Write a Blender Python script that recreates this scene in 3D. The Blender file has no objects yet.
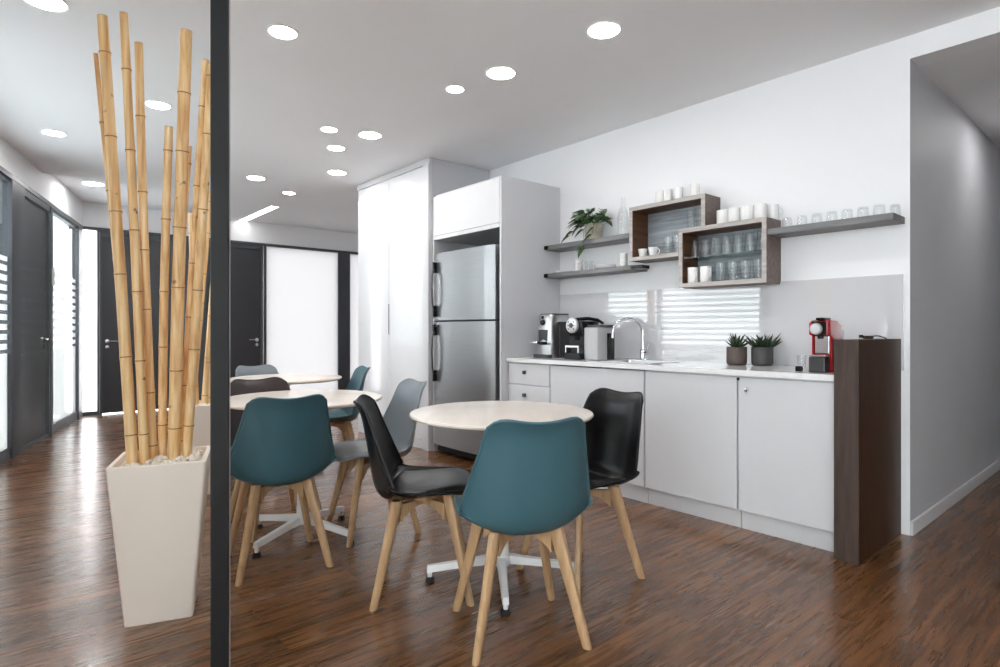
import bpy, bmesh, math, random
from mathutils import Vector, Matrix, Euler
PI = math.pi
S = bpy.context.scene
COL = S.collection
R = random.Random(7)

# ------------------------------------------------------------------ materials
def _m(name):
    m = bpy.data.materials.new(name); m.use_nodes = True
    nt = m.node_tree; nt.nodes.clear()
    out = nt.nodes.new('ShaderNodeOutputMaterial')
    return m, nt, out
def N(nt, t, **kw):
    n = nt.nodes.new(t)
    for k, v in kw.items(): setattr(n, k, v)
    return n
def mat(name, col, rough=.5, metal=0., var=.04, scale=8., bump=0., bscale=60., coat=0., spec=.5, stretch=(1, 1, 1), trans=0., ior=1.45):
    m, nt, out = _m(name)
    b = N(nt, 'ShaderNodeBsdfPrincipled')
    b.inputs['Roughness'].default_value = rough; b.inputs['Metallic'].default_value = metal
    b.inputs['Coat Weight'].default_value = coat; b.inputs['Coat Roughness'].default_value = .05
    b.inputs['Specular IOR Level'].default_value = spec; b.inputs['IOR'].default_value = ior
    b.inputs['Transmission Weight'].default_value = trans
    tc = N(nt, 'ShaderNodeTexCoord'); mp = N(nt, 'ShaderNodeMapping'); mp.inputs['Scale'].default_value = stretch
    nt.links.new(tc.outputs['Object'], mp.inputs['Vector'])
    no = N(nt, 'ShaderNodeTexNoise'); no.inputs['Scale'].default_value = scale; no.inputs['Detail'].default_value = 4
    nt.links.new(mp.outputs['Vector'], no.inputs['Vector'])
    rp = N(nt, 'ShaderNodeValToRGB')
    rp.color_ramp.elements[0].position = .3; rp.color_ramp.elements[1].position = .7
    rp.color_ramp.elements[0].color = tuple(c * (1 - var) for c in col) + (1,)
    rp.color_ramp.elements[1].color = tuple(min(1, c * (1 + var)) for c in col) + (1,)
    nt.links.new(no.outputs['Fac'], rp.inputs['Fac']); nt.links.new(rp.outputs['Color'], b.inputs['Base Color'])
    if bump:
        n2 = N(nt, 'ShaderNodeTexNoise'); n2.inputs['Scale'].default_value = bscale
        nt.links.new(mp.outputs['Vector'], n2.inputs['Vector'])
        bu = N(nt, 'ShaderNodeBump'); bu.inputs['Strength'].default_value = bump; bu.inputs['Distance'].default_value = .002
        nt.links.new(n2.outputs['Fac'], bu.inputs['Height']); nt.links.new(bu.outputs['Normal'], b.inputs['Normal'])
    nt.links.new(b.outputs[0], out.inputs[0])
    return m
def wood(name, c1, c2, rough=.4, axis='Z', scale=9., bump=.15, spec=.5, stretch=14):
    m, nt, out = _m(name)
    b = N(nt, 'ShaderNodeBsdfPrincipled'); b.inputs['Roughness'].default_value = rough
    b.inputs['Specular IOR Level'].default_value = spec
    tc = N(nt, 'ShaderNodeTexCoord'); mp = N(nt, 'ShaderNodeMapping')
    s = {'X': (1, stretch, stretch), 'Y': (stretch, 1, stretch), 'Z': (stretch, stretch, 1)}[axis]
    mp.inputs['Scale'].default_value = s
    nt.links.new(tc.outputs['Object'], mp.inputs['Vector'])
    n1 = N(nt, 'ShaderNodeTexNoise'); n1.inputs['Scale'].default_value = scale * .35; n1.inputs['Detail'].default_value = 8; n1.inputs['Roughness'].default_value = .65
    n1.inputs['Distortion'].default_value = .4
    nt.links.new(mp.outputs['Vector'], n1.inputs['Vector'])
    rp = N(nt, 'ShaderNodeValToRGB'); rp.color_ramp.elements[0].position = .32; rp.color_ramp.elements[1].position = .68
    rp.color_ramp.elements[0].color = c1 + (1,); rp.color_ramp.elements[1].color = c2 + (1,)
    nt.links.new(n1.outputs['Fac'], rp.inputs['Fac']); nt.links.new(rp.outputs['Color'], b.inputs['Base Color'])
    bu = N(nt, 'ShaderNodeBump'); bu.inputs['Strength'].default_value = bump; bu.inputs['Distance'].default_value = .001
    nt.links.new(n1.outputs['Fac'], bu.inputs['Height']); nt.links.new(bu.outputs['Normal'], b.inputs['Normal'])
    nt.links.new(b.outputs[0], out.inputs[0])
    return m
def emit(name, col, st):
    m, nt, out = _m(name)
    e = N(nt, 'ShaderNodeEmission'); e.inputs[0].default_value = col + (1,); e.inputs[1].default_value = st
    nt.links.new(e.outputs[0], out.inputs[0]); return m
def thin_glass(name, tint=(1, 1, 1), frost=None, ior=1.45, bands=None, boost=1.):
    """clear pane: straight-through transmission plus a fresnel reflection; bands: heights (object Z) that carry frosted film"""
    m, nt, out = _m(name)
    tr = N(nt, 'ShaderNodeBsdfTransparent'); tr.inputs[0].default_value = tint + (1,)
    gl = N(nt, 'ShaderNodeBsdfGlossy'); gl.inputs['Roughness'].default_value = .01
    fr = N(nt, 'ShaderNodeFresnel'); fr.inputs[0].default_value = ior
    ge = N(nt, 'ShaderNodeNewGeometry'); mr = N(nt, 'ShaderNodeMapRange')
    mr.inputs['To Min'].default_value = ior; mr.inputs['To Max'].default_value = 1 / ior
    nt.links.new(ge.outputs['Backfacing'], mr.inputs[0]); nt.links.new(mr.outputs[0], fr.inputs[0])
    mx = N(nt, 'ShaderNodeMixShader')
    last = tr
    if frost:
        tl = N(nt, 'ShaderNodeBsdfTranslucent'); tl.inputs[0].default_value = frost + (1,)
        df = N(nt, 'ShaderNodeBsdfDiffuse'); df.inputs[0].default_value = (.8, .82, .82, 1)
        m2 = N(nt, 'ShaderNodeMixShader'); m2.inputs[0].default_value = .22
        nt.links.new(tl.outputs[0], m2.inputs[1]); nt.links.new(df.outputs[0], m2.inputs[2])
        if bands:
            tc = N(nt, 'ShaderNodeTexCoord'); sp = N(nt, 'ShaderNodeSeparateXYZ')
            nt.links.new(tc.outputs['Object'], sp.inputs[0])
            lo, hi, per = bands
            def mth(op, a, b=None):
                n = N(nt, 'ShaderNodeMath', operation=op)
                for i, v in enumerate((a, b)):
                    if v is None: continue
                    if isinstance(v, (int, float)): n.inputs[i].default_value = v
                    else: nt.links.new(v, n.inputs[i])
                return n.outputs[0]
            z = sp.outputs['Z']
            below = mth('LESS_THAN', z, lo)
            inb = mth('LESS_THAN', z, hi)
            fr_ = mth('FRACT', mth('DIVIDE', mth('SUBTRACT', z, lo), per))
            st = mth('GREATER_THAN', fr_, .42)
            f = mth('MAXIMUM', below, mth('MULTIPLY', inb, st))
            m3 = N(nt, 'ShaderNodeMixShader'); nt.links.new(f, m3.inputs[0])
            nt.links.new(tr.outputs[0], m3.inputs[1]); nt.links.new(m2.outputs[0], m3.inputs[2]); last = m3
        else: last = m2
    nt.links.new(fr.outputs[0], mx.inputs[0]); nt.links.new(last.outputs[0], mx.inputs[1]); nt.links.new(gl.outputs[0], mx.inputs[2])
    nt.links.new(mx.outputs[0], out.inputs[0]); return m

def floor_mat():
    m, nt, out = _m('floor_laminate')
    b = N(nt, 'ShaderNodeBsdfPrincipled')
    tc = N(nt, 'ShaderNodeTexCoord')
    sp = N(nt, 'ShaderNodeSeparateXYZ'); nt.links.new(tc.outputs['Object'], sp.inputs[0])
    cb = N(nt, 'ShaderNodeCombineXYZ'); nt.links.new(sp.outputs['Y'], cb.inputs['X']); nt.links.new(sp.outputs['X'], cb.inputs['Y'])
    br = N(nt, 'ShaderNodeTexBrick'); br.offset = .37; br.inputs['Scale'].default_value = 1
    br.inputs['Brick Width'].default_value = 1.25; br.inputs['Row Height'].default_value = .135
    br.inputs['Mortar Size'].default_value = .0012; br.inputs['Mortar Smooth'].default_value = .2; br.inputs['Bias'].default_value = 0
    br.inputs['Color1'].default_value = (0, 0, 0, 1); br.inputs['Color2'].default_value = (1, 1, 1, 1); br.inputs['Mortar'].default_value = (.3, .3, .3, 1)
    nt.links.new(cb.outputs[0], br.inputs['Vector'])
    def noise(sc, stretch, det=6, ro=.6, dist=0):
        mp = N(nt, 'ShaderNodeMapping'); mp.inputs['Scale'].default_value = stretch
        nt.links.new(tc.outputs['Object'], mp.inputs['Vector'])
        ad = N(nt, 'ShaderNodeVectorMath', operation='MULTIPLY_ADD')
        ad.inputs[1].default_value = (3.1, 5.7, 2.3)
        nt.links.new(br.outputs['Color'], ad.inputs[0]); nt.links.new(mp.outputs[0], ad.inputs[2])
        n = N(nt, 'ShaderNodeTexNoise'); n.inputs['Scale'].default_value = sc; n.inputs['Detail'].default_value = det
        n.inputs['Roughness'].default_value = ro; n.inputs['Distortion'].default_value = dist
        nt.links.new(ad.outputs[0], n.inputs['Vector']); return n
    g = noise(4, (9, .55, 1), 8, .62, .3)      # strand grain
    f = noise(8, (11, .7, 1), 6, .7, .2)     # fine fibre
    c = noise(1.6, (2.2, .8, 1), 4, .55)       # cloudy tone
    rp = N(nt, 'ShaderNodeValToRGB'); e = rp.color_ramp.elements
    e[0].position = .30; e[0].color = (.034, .0110, .0040, 1)
    e[1].position = .74; e[1].color = (.34, .148, .052, 1)
    x = e.new(.47); x.color = (.092, .037, .0125, 1)
    x = e.new(.58); x.color = (.178, .073, .025, 1)
    a1 = N(nt, 'ShaderNodeMath', operation='MULTIPLY_ADD'); a1.inputs[1].default_value = .45
    nt.links.new(g.outputs['Fac'], a1.inputs[0])
    a2 = N(nt, 'ShaderNodeMath', operation='MULTIPLY'); a2.inputs[1].default_value = .33
    nt.links.new(f.outputs['Fac'], a2.inputs[0]); nt.links.new(a2.outputs[0], a1.inputs[2])
    a3 = N(nt, 'ShaderNodeMath', operation='MULTIPLY_ADD'); a3.inputs[1].default_value = .22
    nt.links.new(c.outputs['Fac'], a3.inputs[0]); nt.links.new(a1.outputs[0], a3.inputs[2])
    a4 = N(nt, 'ShaderNodeMath', operation='MULTIPLY_ADD'); a4.inputs[1].default_value = .05
    nt.links.new(br.outputs['Color'], a4.inputs[0]); nt.links.new(a3.outputs[0], a4.inputs[2])
    nt.links.new(a4.outputs[0], rp.inputs['Fac'])
    mx = N(nt, 'ShaderNodeMixRGB'); mx.blend_type = 'MULTIPLY'
    mf = N(nt, 'ShaderNodeMath', operation='MULTIPLY'); mf.inputs[1].default_value = .55
    nt.links.new(br.outputs['Fac'], mf.inputs[0]); nt.links.new(mf.outputs[0], mx.inputs[0])
    nt.links.new(rp.outputs[0], mx.inputs[1]); mx.inputs[2].default_value = (.1, .1, .1, 1)
    nt.links.new(mx.outputs[0], b.inputs['Base Color'])
    rr = N(nt, 'ShaderNodeMapRange'); rr.inputs['To Min'].default_value = .23; rr.inputs['To Max'].default_value = .32
    nt.links.new(g.outputs['Fac'], rr.inputs[0]); nt.links.new(rr.outputs[0], b.inputs['Roughness'])
    b.inputs['Specular IOR Level'].default_value = .42; b.inputs['Coat Weight'].default_value = .35; b.inputs['Coat Roughness'].default_value = .16
    bu = N(nt, 'ShaderNodeBump'); bu.inputs['Strength'].default_value = .10; bu.inputs['Distance'].default_value = .002
    nt.links.new(f.outputs['Fac'], bu.inputs['Height']); nt.links.new(bu.outputs[0], b.inputs['Normal'])
    nt.links.new(b.outputs[0], out.inputs[0]); return m

M = dict(
    floor=floor_mat(),
    wall=mat('white_wall_paint', (.84, .84, .86), .6, var=.01, scale=2, bump=.05, bscale=200),
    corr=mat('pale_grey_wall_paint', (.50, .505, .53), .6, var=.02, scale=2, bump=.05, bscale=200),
    ceil=mat('ceiling_paint', (.82, .82, .835), .75, var=.01, scale=1.5),
    soffit=mat('soffit_paint', (.80, .80, .81), .7, var=.01, scale=2),
    lac=mat('white_gloss_lacquer', (.72, .72, .74), .12, var=.01, coat=.3),
    satin=mat('white_satin_lacquer', (.63, .63, .65), .35, var=.01),
    panel_side=mat('pale_grey_cabinet_side', (.57, .57, .595), .4, var=.01),
    worktop=mat('white_quartz', (.80, .80, .81), .12, var=.03, scale=90, coat=.2),
    splash=mat('grey_back_painted_glass', (.60, .60, .62), .02, var=.01, coat=1., spec=.9, ior=1.6),
    walnut=wood('dark_walnut_veneer', (.026, .0105, .0045), (.060, .026, .011), .45, 'Z', 9, .1, .3),
    walnut_front=wood('walnut_edge', (.040, .026, .021), (.085, .058, .048), .45, 'Z', 9, .1, .3),
    oakgrey=wood('brown_grey_oak', (.10, .072, .060), (.20, .155, .135), .55, 'X', 8, .2),
    oaklight=wood('light_grey_oak_edge', (.32, .29, .275), (.54, .50, .48), .55, 'X', 8, .2),
    shelf=wood('slate_grey_wood', (.10, .10, .105), (.24, .235, .24), .5, 'X', 8, .2),
    boxin=wood('walnut_box_lining', (.050, .020, .008), (.15, .066, .028), .5, 'Y', 8, .2),
    boxback=wood('grey_box_backing', (.16, .18, .20), (.36, .39, .42), .5, 'X', 8, .2),
    beech=wood('beech_leg_wood', (.36, .215, .105), (.56, .37, .205), .42, 'Z', 8, .15, stretch=10),
    tabletop=wood('whitewashed_table_laminate', (.78, .69, .61), (.88, .80, .72), .22, 'X', 5, .02, stretch=6),
    tabwhite=mat('white_table_edge', (.82, .81, .80), .25, var=.01),
    whitemetal=mat('white_powder_coat', (.78, .78, .78), .35, var=.01),
    teal=mat('teal_plastic', (.043, .108, .134), .38, var=.03, spec=.5),
    tealpad=mat('teal_leatherette', (.045, .14, .17), .45, var=.06, bump=.2, bscale=120),
    black=mat('black_plastic', (.006, .006, .007), .26, var=.1, spec=.32),
    blackpad=mat('black_leatherette', (.009, .009, .010), .36, var=.15, spec=.4, bump=.3, bscale=120),
    grey=mat('grey_plastic', (.20, .225, .25), .32, var=.03),
    lightgrey=mat('light_grey_plastic', (.46, .46, .47), .35, var=.02),
    silver=mat('satin_silver', (.72, .72, .73), .3, .5, var=.02),
    greypad=mat('grey_leatherette', (.27, .28, .29), .45, var=.06, bump=.2, bscale=120),
    brown=mat('dark_brown_plastic', (.050, .036, .036), .38, var=.05),
    brownpad=mat('dark_brown_leatherette', (.055, .040, .040), .5, var=.08, bump=.2, bscale=120),
    steel=mat('brushed_stainless', (.52, .52, .53), .30, 1., var=.06, scale=5, stretch=(1, 1, 40)),
    fridge=mat('fridge_stainless', (.36, .36, .37), .34, .9, var=.05, scale=3, stretch=(1, 1, 60)),
    chrome=mat('polished_chrome', (.78, .78, .80), .08, 1., var=.01),
    darksteel=mat('dark_grey_metal', (.07, .07, .075), .4, .6, var=.05),
    frame=mat('charcoal_frame_coat', (.055, .059, .068), .42, var=.04),
    door=mat('charcoal_door_laminate', (.042, .042, .047), .4, var=.05, scale=2),
    post=mat('black_aluminium', (.012, .0122, .013), .45, var=.04, spec=.3),
    rubber=mat('black_rubber', (.012, .012, .012), .7),
    planter=mat('cream_fibreclay', (.86, .76, .67), .45, var=.02, scale=3, bump=.04),
    pebble=mat('white_pebble_stone', (.82, .76, .68), .6, var=.1, scale=15),
    china=mat('white_china', (.86, .85, .84), .15, var=.01, coat=.3),
    claygrey=mat('dark_grey_clay', (.060, .056, .058), .6, var=.1, bump=.2),
    claybrown=mat('brown_grey_clay', (.085, .062, .055), .6, var=.1, bump=.2),
    beigepot=mat('stone_beige_pot', (.50, .46, .38), .6, var=.25, scale=22),
    leaf=mat('variegated_leaf', (.055, .115, .035), .4, var=.5, scale=40),
    leafdark=mat('succulent_leaf', (.022, .045, .018), .45, var=.3, scale=30),
    soil=mat('potting_soil', (.03, .02, .014), .9, var=.4, scale=60, bump=.6),
    red=mat('glossy_red_plastic', (.42, .006, .010), .22, var=.03),
    glassw=thin_glass('drinking_glass', (.98, .985, .985), ior=1.5),
    shelfglass=thin_glass('green_tint_shelf_glass', (.72, .80, .80)),
    pane=thin_glass('partition_glass', (.985, .99, .992), ior=1.12),
    clearfilm=thin_glass('office_glass_striped_film', (.86, .91, .92), (.82, .85, .85), bands=(.92, 1.76, .085)),
    frosted=thin_glass('frosted_office_glass', (1, 1, 1), (.97, .97, .98)),
    frostdim=thin_glass('dim_frosted_office_glass', (1, 1, 1), (.34, .34, .345)),  # low transmission colour holds back the daylight through the back panels
    dimfilm=thin_glass('dimmed_office_glass_striped_film', (.56, .60, .61), (.40, .415, .415), bands=(.92, 1.76, .085)),  # weaker daylight from the office side is put into the glass colour
    light=emit('downlight_diffuser', (1, .985, .97), 50),
    tube=emit('linear_diffuser', (1, 1, 1), 6),
)
def bamboo_mat():
    m, nt, out = _m('bamboo_culm')
    b = N(nt, 'ShaderNodeBsdfPrincipled'); b.inputs['Roughness'].default_value = .42
    tc = N(nt, 'ShaderNodeTexCoord')
    mp = N(nt, 'ShaderNodeMapping'); mp.inputs['Scale'].default_value = (30, 30, 1.2); nt.links.new(tc.outputs['Object'], mp.inputs[0])
    n1 = N(nt, 'ShaderNodeTexNoise'); n1.inputs['Scale'].default_value = 2.2; n1.inputs['Detail'].default_value = 5; nt.links.new(mp.outputs[0], n1.inputs[0])
    rp = N(nt, 'ShaderNodeValToRGB'); e = rp.color_ramp.elements
    e[0].position = .3; e[0].color = (.56, .29, .10, 1); e[1].position = .72; e[1].color = (.88, .65, .37, 1)
    x = e.new(.5); x.color = (.76, .48, .21, 1)
    nt.links.new(n1.outputs['Fac'], rp.inputs[0])
    n2 = N(nt, 'ShaderNodeTexNoise'); n2.inputs['Scale'].default_value = 26; nt.links.new(tc.outputs['Object'], n2.inputs[0])
    r2 = N(nt, 'ShaderNodeValToRGB'); r2.color_ramp.elements[0].position = .70; r2.color_ramp.elements[1].position = .76
    nt.links.new(n2.outputs['Fac'], r2.inputs[0])
    mx = N(nt, 'ShaderNodeMixRGB'); nt.links.new(r2.outputs[0], mx.inputs[0]); nt.links.new(rp.outputs[0], mx.inputs[1]); mx.inputs[2].default_value = (.26, .14, .06, 1)
    nt.links.new(mx.outputs[0], b.inputs['Base Color']); nt.links.new(b.outputs[0], out.inputs[0]); return m
M['bamboo'] = bamboo_mat()
M['node'] = mat('bamboo_node_ring', (.27, .15, .065), .6, var=.2, scale=40)
M['cut'] = mat('bamboo_cut_end', (.42, .27, .18), .7, var=.2, scale=40)

# ------------------------------------------------------------------ mesh helpers
def obj(name, bm, m, parent=None, loc=None, rot=None, smooth=None):
    me = bpy.data.meshes.new(name)
    bmesh.ops.recalc_face_normals(bm, faces=bm.faces[:])
    bm.to_mesh(me); bm.free()
    if isinstance(m, (list, tuple)):
        for q in m: me.materials.append(q)
    else: me.materials.append(m)
    if smooth is not None:
        for p in me.polygons: p.use_smooth = True
        if smooth < 180: me.set_sharp_from_angle(angle=math.radians(smooth))
    o = bpy.data.objects.new(name, me); COL.objects.link(o)
    if parent: o.parent = parent
    if loc: o.location = loc
    if rot: o.rotation_euler = rot
    return o
def empty(name, loc=(0, 0, 0), rz=0.):
    o = bpy.data.objects.new(name, None); COL.objects.link(o); o.location = loc; o.rotation_euler = (0, 0, rz)
    o.empty_display_size = .05
    return o
def tag(o, label=None, cat=None, group=None, kind=None):
    if label: o['label'] = label
    if cat: o['category'] = cat
    if group: o['group'] = group
    if kind: o['kind'] = kind
    return o
def bmn(): return bmesh.new()
def box(bm, x0, x1, y0, y1, z0, z1, bev=0., seg=2, mi=0):
    vs = [bm.verts.new((x, y, z)) for z in (z0, z1) for y in (y0, y1) for x in (x0, x1)]
    fs = [bm.faces.new([vs[i] for i in q]) for q in ((0, 2, 3, 1), (4, 5, 7, 6), (0, 1, 5, 4), (2, 6, 7, 3), (0, 4, 6, 2), (1, 3, 7, 5))]
    for f in fs: f.material_index = mi
    if bev:
        es = list({e for f in fs for e in f.edges})
        bmesh.ops.bevel(bm, geom=es, offset=bev, segments=seg, affect='EDGES', profile=.5)
    return bm
def B(*a, **k): return box(bmn(), *a, **k)
def lathe(bm, prof, n=32, c=(0, 0, 0), cap=True, ax='Z', mi=0):
    """prof: list of (r, h)"""
    rings = []
    for r, h in prof:
        ring = []
        for i in range(n):
            a = 2 * PI * i / n
            p = (r * math.cos(a), r * math.sin(a), h)
            if ax == 'Y': p = (p[0], h, p[1])
            if ax == 'X': p = (h, p[0], p[1])
            ring.append(bm.verts.new((c[0] + p[0], c[1] + p[1], c[2] + p[2])))
        rings.append(ring)
    for a, b in zip(rings, rings[1:]):
        for i in range(n):
            f = bm.faces.new((a[i], a[(i + 1) % n], b[(i + 1) % n], b[i])); f.material_index = mi
    if cap:
        for ring in (rings[0], rings[-1]):
            try:
                f = bm.faces.new(ring); f.material_index = mi
            except Exception: pass
    return bm
def tube(bm, pts, r, n=12, cap=True, sx=1., mi=0, up=None):
    pts = [Vector(p) for p in pts]; rings = []
    rr = r if isinstance(r, (list, tuple)) else [r] * len(pts)
    prev = None
    for i, p in enumerate(pts):
        d = (pts[min(i + 1, len(pts) - 1)] - pts[max(i - 1, 0)]).normalized()
        if prev is None:
            u = Vector(up) if up else (Vector((0, 0, 1)) if abs(d.z) < .9 else Vector((1, 0, 0)))
            a = d.cross(u).normalized()
        else: a = (prev - d * prev.dot(d)).normalized()
        prev = a; b = d.cross(a).normalized()
        rings.append([bm.verts.new(p + a * math.cos(2 * PI * k / n) * rr[i] * sx + b * math.sin(2 * PI * k / n) * rr[i]) for k in range(n)])
    for a, b in zip(rings, rings[1:]):
        for i in range(n):
            bm.faces.new((a[i], a[(i + 1) % n], b[(i + 1) % n], b[i])).material_index = mi
    if cap:
        bm.faces.new(rings[0]).material_index = mi; bm.faces.new(rings[-1]).material_index = mi
    return bm
def loft(bm, rings, cap=True, close=True):
    vr = [[bm.verts.new(p) for p in ring] for ring in rings]
    n = len(vr[0])
    for a, b in zip(vr, vr[1:]):
        for i in range(n if close else n - 1):
            bm.faces.new((a[i], a[(i + 1) % n], b[(i + 1) % n], b[i]))
    if cap: bm.faces.new(vr[0]); bm.faces.new(vr[-1])
    return bm
def struct(name, bm, m, **k):
    o = obj(name, bm, m, **k); o['kind'] = 'structure'; return o

# ------------------------------------------------------------------ camera
cam = bpy.data.cameras.new('camera'); camo = bpy.data.objects.new('camera', cam); COL.objects.link(camo)
camo.location = (0, 0, 1.12); camo.rotation_euler = (PI / 2, 0, math.radians(49.2))
cam.sensor_fit = 'HORIZONTAL'; cam.sensor_width = 36; cam.lens = 588 / 1000 * 36; cam.shift_y = -.003
cam.clip_start = .02; cam.clip_end = 100
S.camera = camo

WY = 3.79     # kitchen wall plane
CZ = 2.73     # ceiling
# ------------------------------------------------------------------ room shell
def slab(name, pts, z0, z1, m):
    b = bmn(); loft(b, [[(x, y, z0) for x, y in pts], [(x, y, z1) for x, y in pts]]); return struct(name, b, m)
def wy(x, o=0.): return .86 - .28274 * (x + 9.35) - o      # the office wall line, pushed out by o
slab('floor', [(-9.52, wy(-9.52, .12)), (3.6, wy(3.6, .12)), (3.6, WY + .16), (1.5, WY + .16), (1.5, 10.2), (-1.12, 10.2), (-1.12, WY + .16), (-5.98, WY + .16), (-5.98, 6.2), (-9.52, 6.2)], -.06, 0, M['floor'])
slab('ceiling', [(-7.59, wy(-7.59, .12)), (3.6, wy(3.6, .12)), (3.6, WY + .16), (-7.59, WY + .16)], CZ, CZ + .2, M['ceil'])
slab('ceiling_recess', [(-9.52, wy(-9.52, .12)), (-7.59, wy(-7.59, .12)), (-7.59, WY + .16), (-5.9, WY + .16), (-5.9, 6.2), (-9.52, 6.2)], CZ + .08, CZ + .2, M['ceil'])
slab('ceiling_annex', [(-7.59, WY + .16), (-5.9, WY + .16), (-5.9, 6.2), (-7.59, 6.2)], CZ, CZ + .0799, M['ceil'])
struct('wall_kitchen', B(-5.98, -.967, WY, WY + .16, 0, CZ), M['wall'])
struct('wall_annex', B(-6.14, -5.98, WY, 6.2, 0, CZ), M['wall'])
struct('wall_far', B(-9.6, -6.0, 6.0, 6.2, 0, CZ + .08), M['wall'])
struct('wall_lintel', B(-.967, 3.6, WY, WY + .16, 2.603, CZ), M['wall'])
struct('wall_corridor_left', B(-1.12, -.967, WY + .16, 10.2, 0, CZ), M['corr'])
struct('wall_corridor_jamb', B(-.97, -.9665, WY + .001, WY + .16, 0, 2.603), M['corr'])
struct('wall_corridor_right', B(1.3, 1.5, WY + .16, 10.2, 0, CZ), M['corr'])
struct('wall_corridor_end', B(-1.1, 1.5, 10.0, 10.2, 0, CZ), M['wall'])
struct('ceiling_corridor', B(-.967, 1.3, WY + .16, 10, 2.603, CZ), M['ceil'])
struct('baseboard_corridor', B(-.967, -.953, WY + .004, 10, 0, .078, bev=.003), M['satin'])
struct('wall_beside_corridor', B(1.3, 3.6, WY, WY + .16, 0, 2.603), M['wall'])
struct('wall_east', B(3.4, 3.6, -2.9, WY, 0, CZ), M['wall'])

# --- left office wall, in its own frame: x along the wall, +y into the room
LO = (-9.35, .86, 0); LR = math.atan2(-.272, .962)
def L(name, bm, m, parent=None, kind='structure'):
    o = obj(name, bm, m, parent)
    if parent is None:
        o.location = LO; o.rotation_euler = (0, 0, LR)
        o['kind'] = 'structure'
    return o
HZ = 2.44; HT = 2.485
L('wall_left_soffit', B(-.15, 13.6, -.12, .02, HT, CZ + .09), M['soffit'])
L('trim_1', box(B(-.15, 13.6, -.08, .03, HZ, HT, bev=.003), -.15, 13.6, -.05, .015, 0, .03, bev=.003), M['frame'])
posts = [(0, .22), (1.44, 1.52), (2.42, 2.78), (4.18, 4.24), (5.66, 5.80), (8.50, 8.60), (10.5, 10.58), (12.9, 13.6)]
for i, (a, b) in enumerate(posts):
    L('trim_%d' % (i + 2), B(a, b, -.08, .03, 0, HZ, bev=.004), M['frame'])
glz = [(.22, 1.44), (2.78, 4.18), (4.24, 5.66), (8.6, 10.5), (10.58, 12.9)]  # last two bays are unseen, added for more daylight from behind the camera
for i, (a, b) in enumerate(glz):
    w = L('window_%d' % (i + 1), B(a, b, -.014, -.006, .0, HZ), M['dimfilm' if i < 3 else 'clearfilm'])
    fb = bmn(); box(fb, a, b, -.045, .012, .03, .095, bev=.003); box(fb, a, b, -.045, .012, HZ - .03, HZ, bev=.003)
    obj('window_frame', fb, M['frame'], w)
L('wall_left_panel', B(5.8, 8.5, -.1, 0, 0, HZ), M['wall'])
def lever(parent, x, y, z, dirx, n=1, axis='X'):
    """lever handle with rose and keyhole; door face at y, projecting by n"""
    b = bmn()
    lathe(b, [(.0, 0), (.026, 0), (.026, .008), (.010, .009), (.010, .045), (0, .046)], 20, (0, 0, 0), False, 'Y')
    tube(b, [(0, .043, 0), (dirx * .03, .046, 0), (dirx * .125, .046, 0)], .009, 10)
    lathe(b, [(.0, 0), (.022, 0), (.022, .007), (0, .009)], 20, (0, 0, -.075), False, 'Y')
    if axis == 'X': return obj('handle', b, M['chrome'], parent, (x, y, z), (0, 0, 0 if n > 0 else PI), smooth=40)
    return obj('handle', b, M['chrome'], parent, (x, y, z), (0, 0, -PI / 2), smooth=40)
d1 = L('door_1', B(1.55, 2.39, -.05, -.012, .012, 2.3795, bev=.001), M['door'])
lever(d1, 1.66, -.012, 1.03, 1)
fb = bmn(); box(fb, 1.52, 1.55, -.06, .02, 0, HZ, bev=.002); box(fb, 2.39, 2.42, -.06, .02, 0, HZ, bev=.002); box(fb, 1.55, 2.39, -.06, .02, 2.38, HZ, bev=.002)
obj('door_frame', fb, M['frame'], d1)
cr = L('access_reader', B(1.455, 1.505, .03, .05, 1.60, 1.80, bev=.006), M['whitemetal'])
del cr['kind']
tag(cr, 'slim white access reader on the dark frame beside the left office door', 'card reader')

# --- end wall across the back, at x = -9.4
EX = -9.4
struct('wall_back_soffit', B(EX - .12, EX, .7, 6.0, HT, CZ + .08), M['soffit'])
struct('trim_10', B(EX - .08, EX + .03, .80, 6.0, 2.445, HT, bev=.003), M['frame'])
for i, (a, b) in enumerate(((1.05, 1.075), (1.96, 2.37), (3.215, 3.255), (4.463, 4.675))):
    struct('trim_%d' % (i + 11), B(EX - .08, EX + .025, a, b, 0, 2.445, bev=.003), M['frame'])
for i, (a, b) in enumerate(((.80, 1.05), (3.255, 4.463), (4.675, 6.0))):
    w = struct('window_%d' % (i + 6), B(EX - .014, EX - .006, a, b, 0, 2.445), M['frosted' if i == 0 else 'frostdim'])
    obj('window_frame', box(bmn(), EX - .04, EX + .012, a, b, 0, .05, bev=.003), M['frame'], w)
for i, (a, b, hy, dx) in enumerate(((1.08, 1.955, 1.165, -1), (2.375, 3.205, 3.115, 1))):
    d = struct('door_%d' % (i + 2), B(EX - .05, EX - .010, a + .03, b - .03, .012, 2.3795, bev=.001), M['door'])
    hd = lever(d, EX - .01, hy, .975, 1 if dx > 0 else -1, axis='Y')
    fb = bmn(); box(fb, EX - .06, EX + .01, a, a + .028, 0, 2.445, bev=.002); box(fb, EX - .06, EX + .01, b - .028, b, 0, 2.445, bev=.002); box(fb, EX - .06, EX + .01, a + .028, b - .028, 2.38, 2.445, bev=.002)
    obj('door_frame', fb, M['frame'], d)

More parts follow.
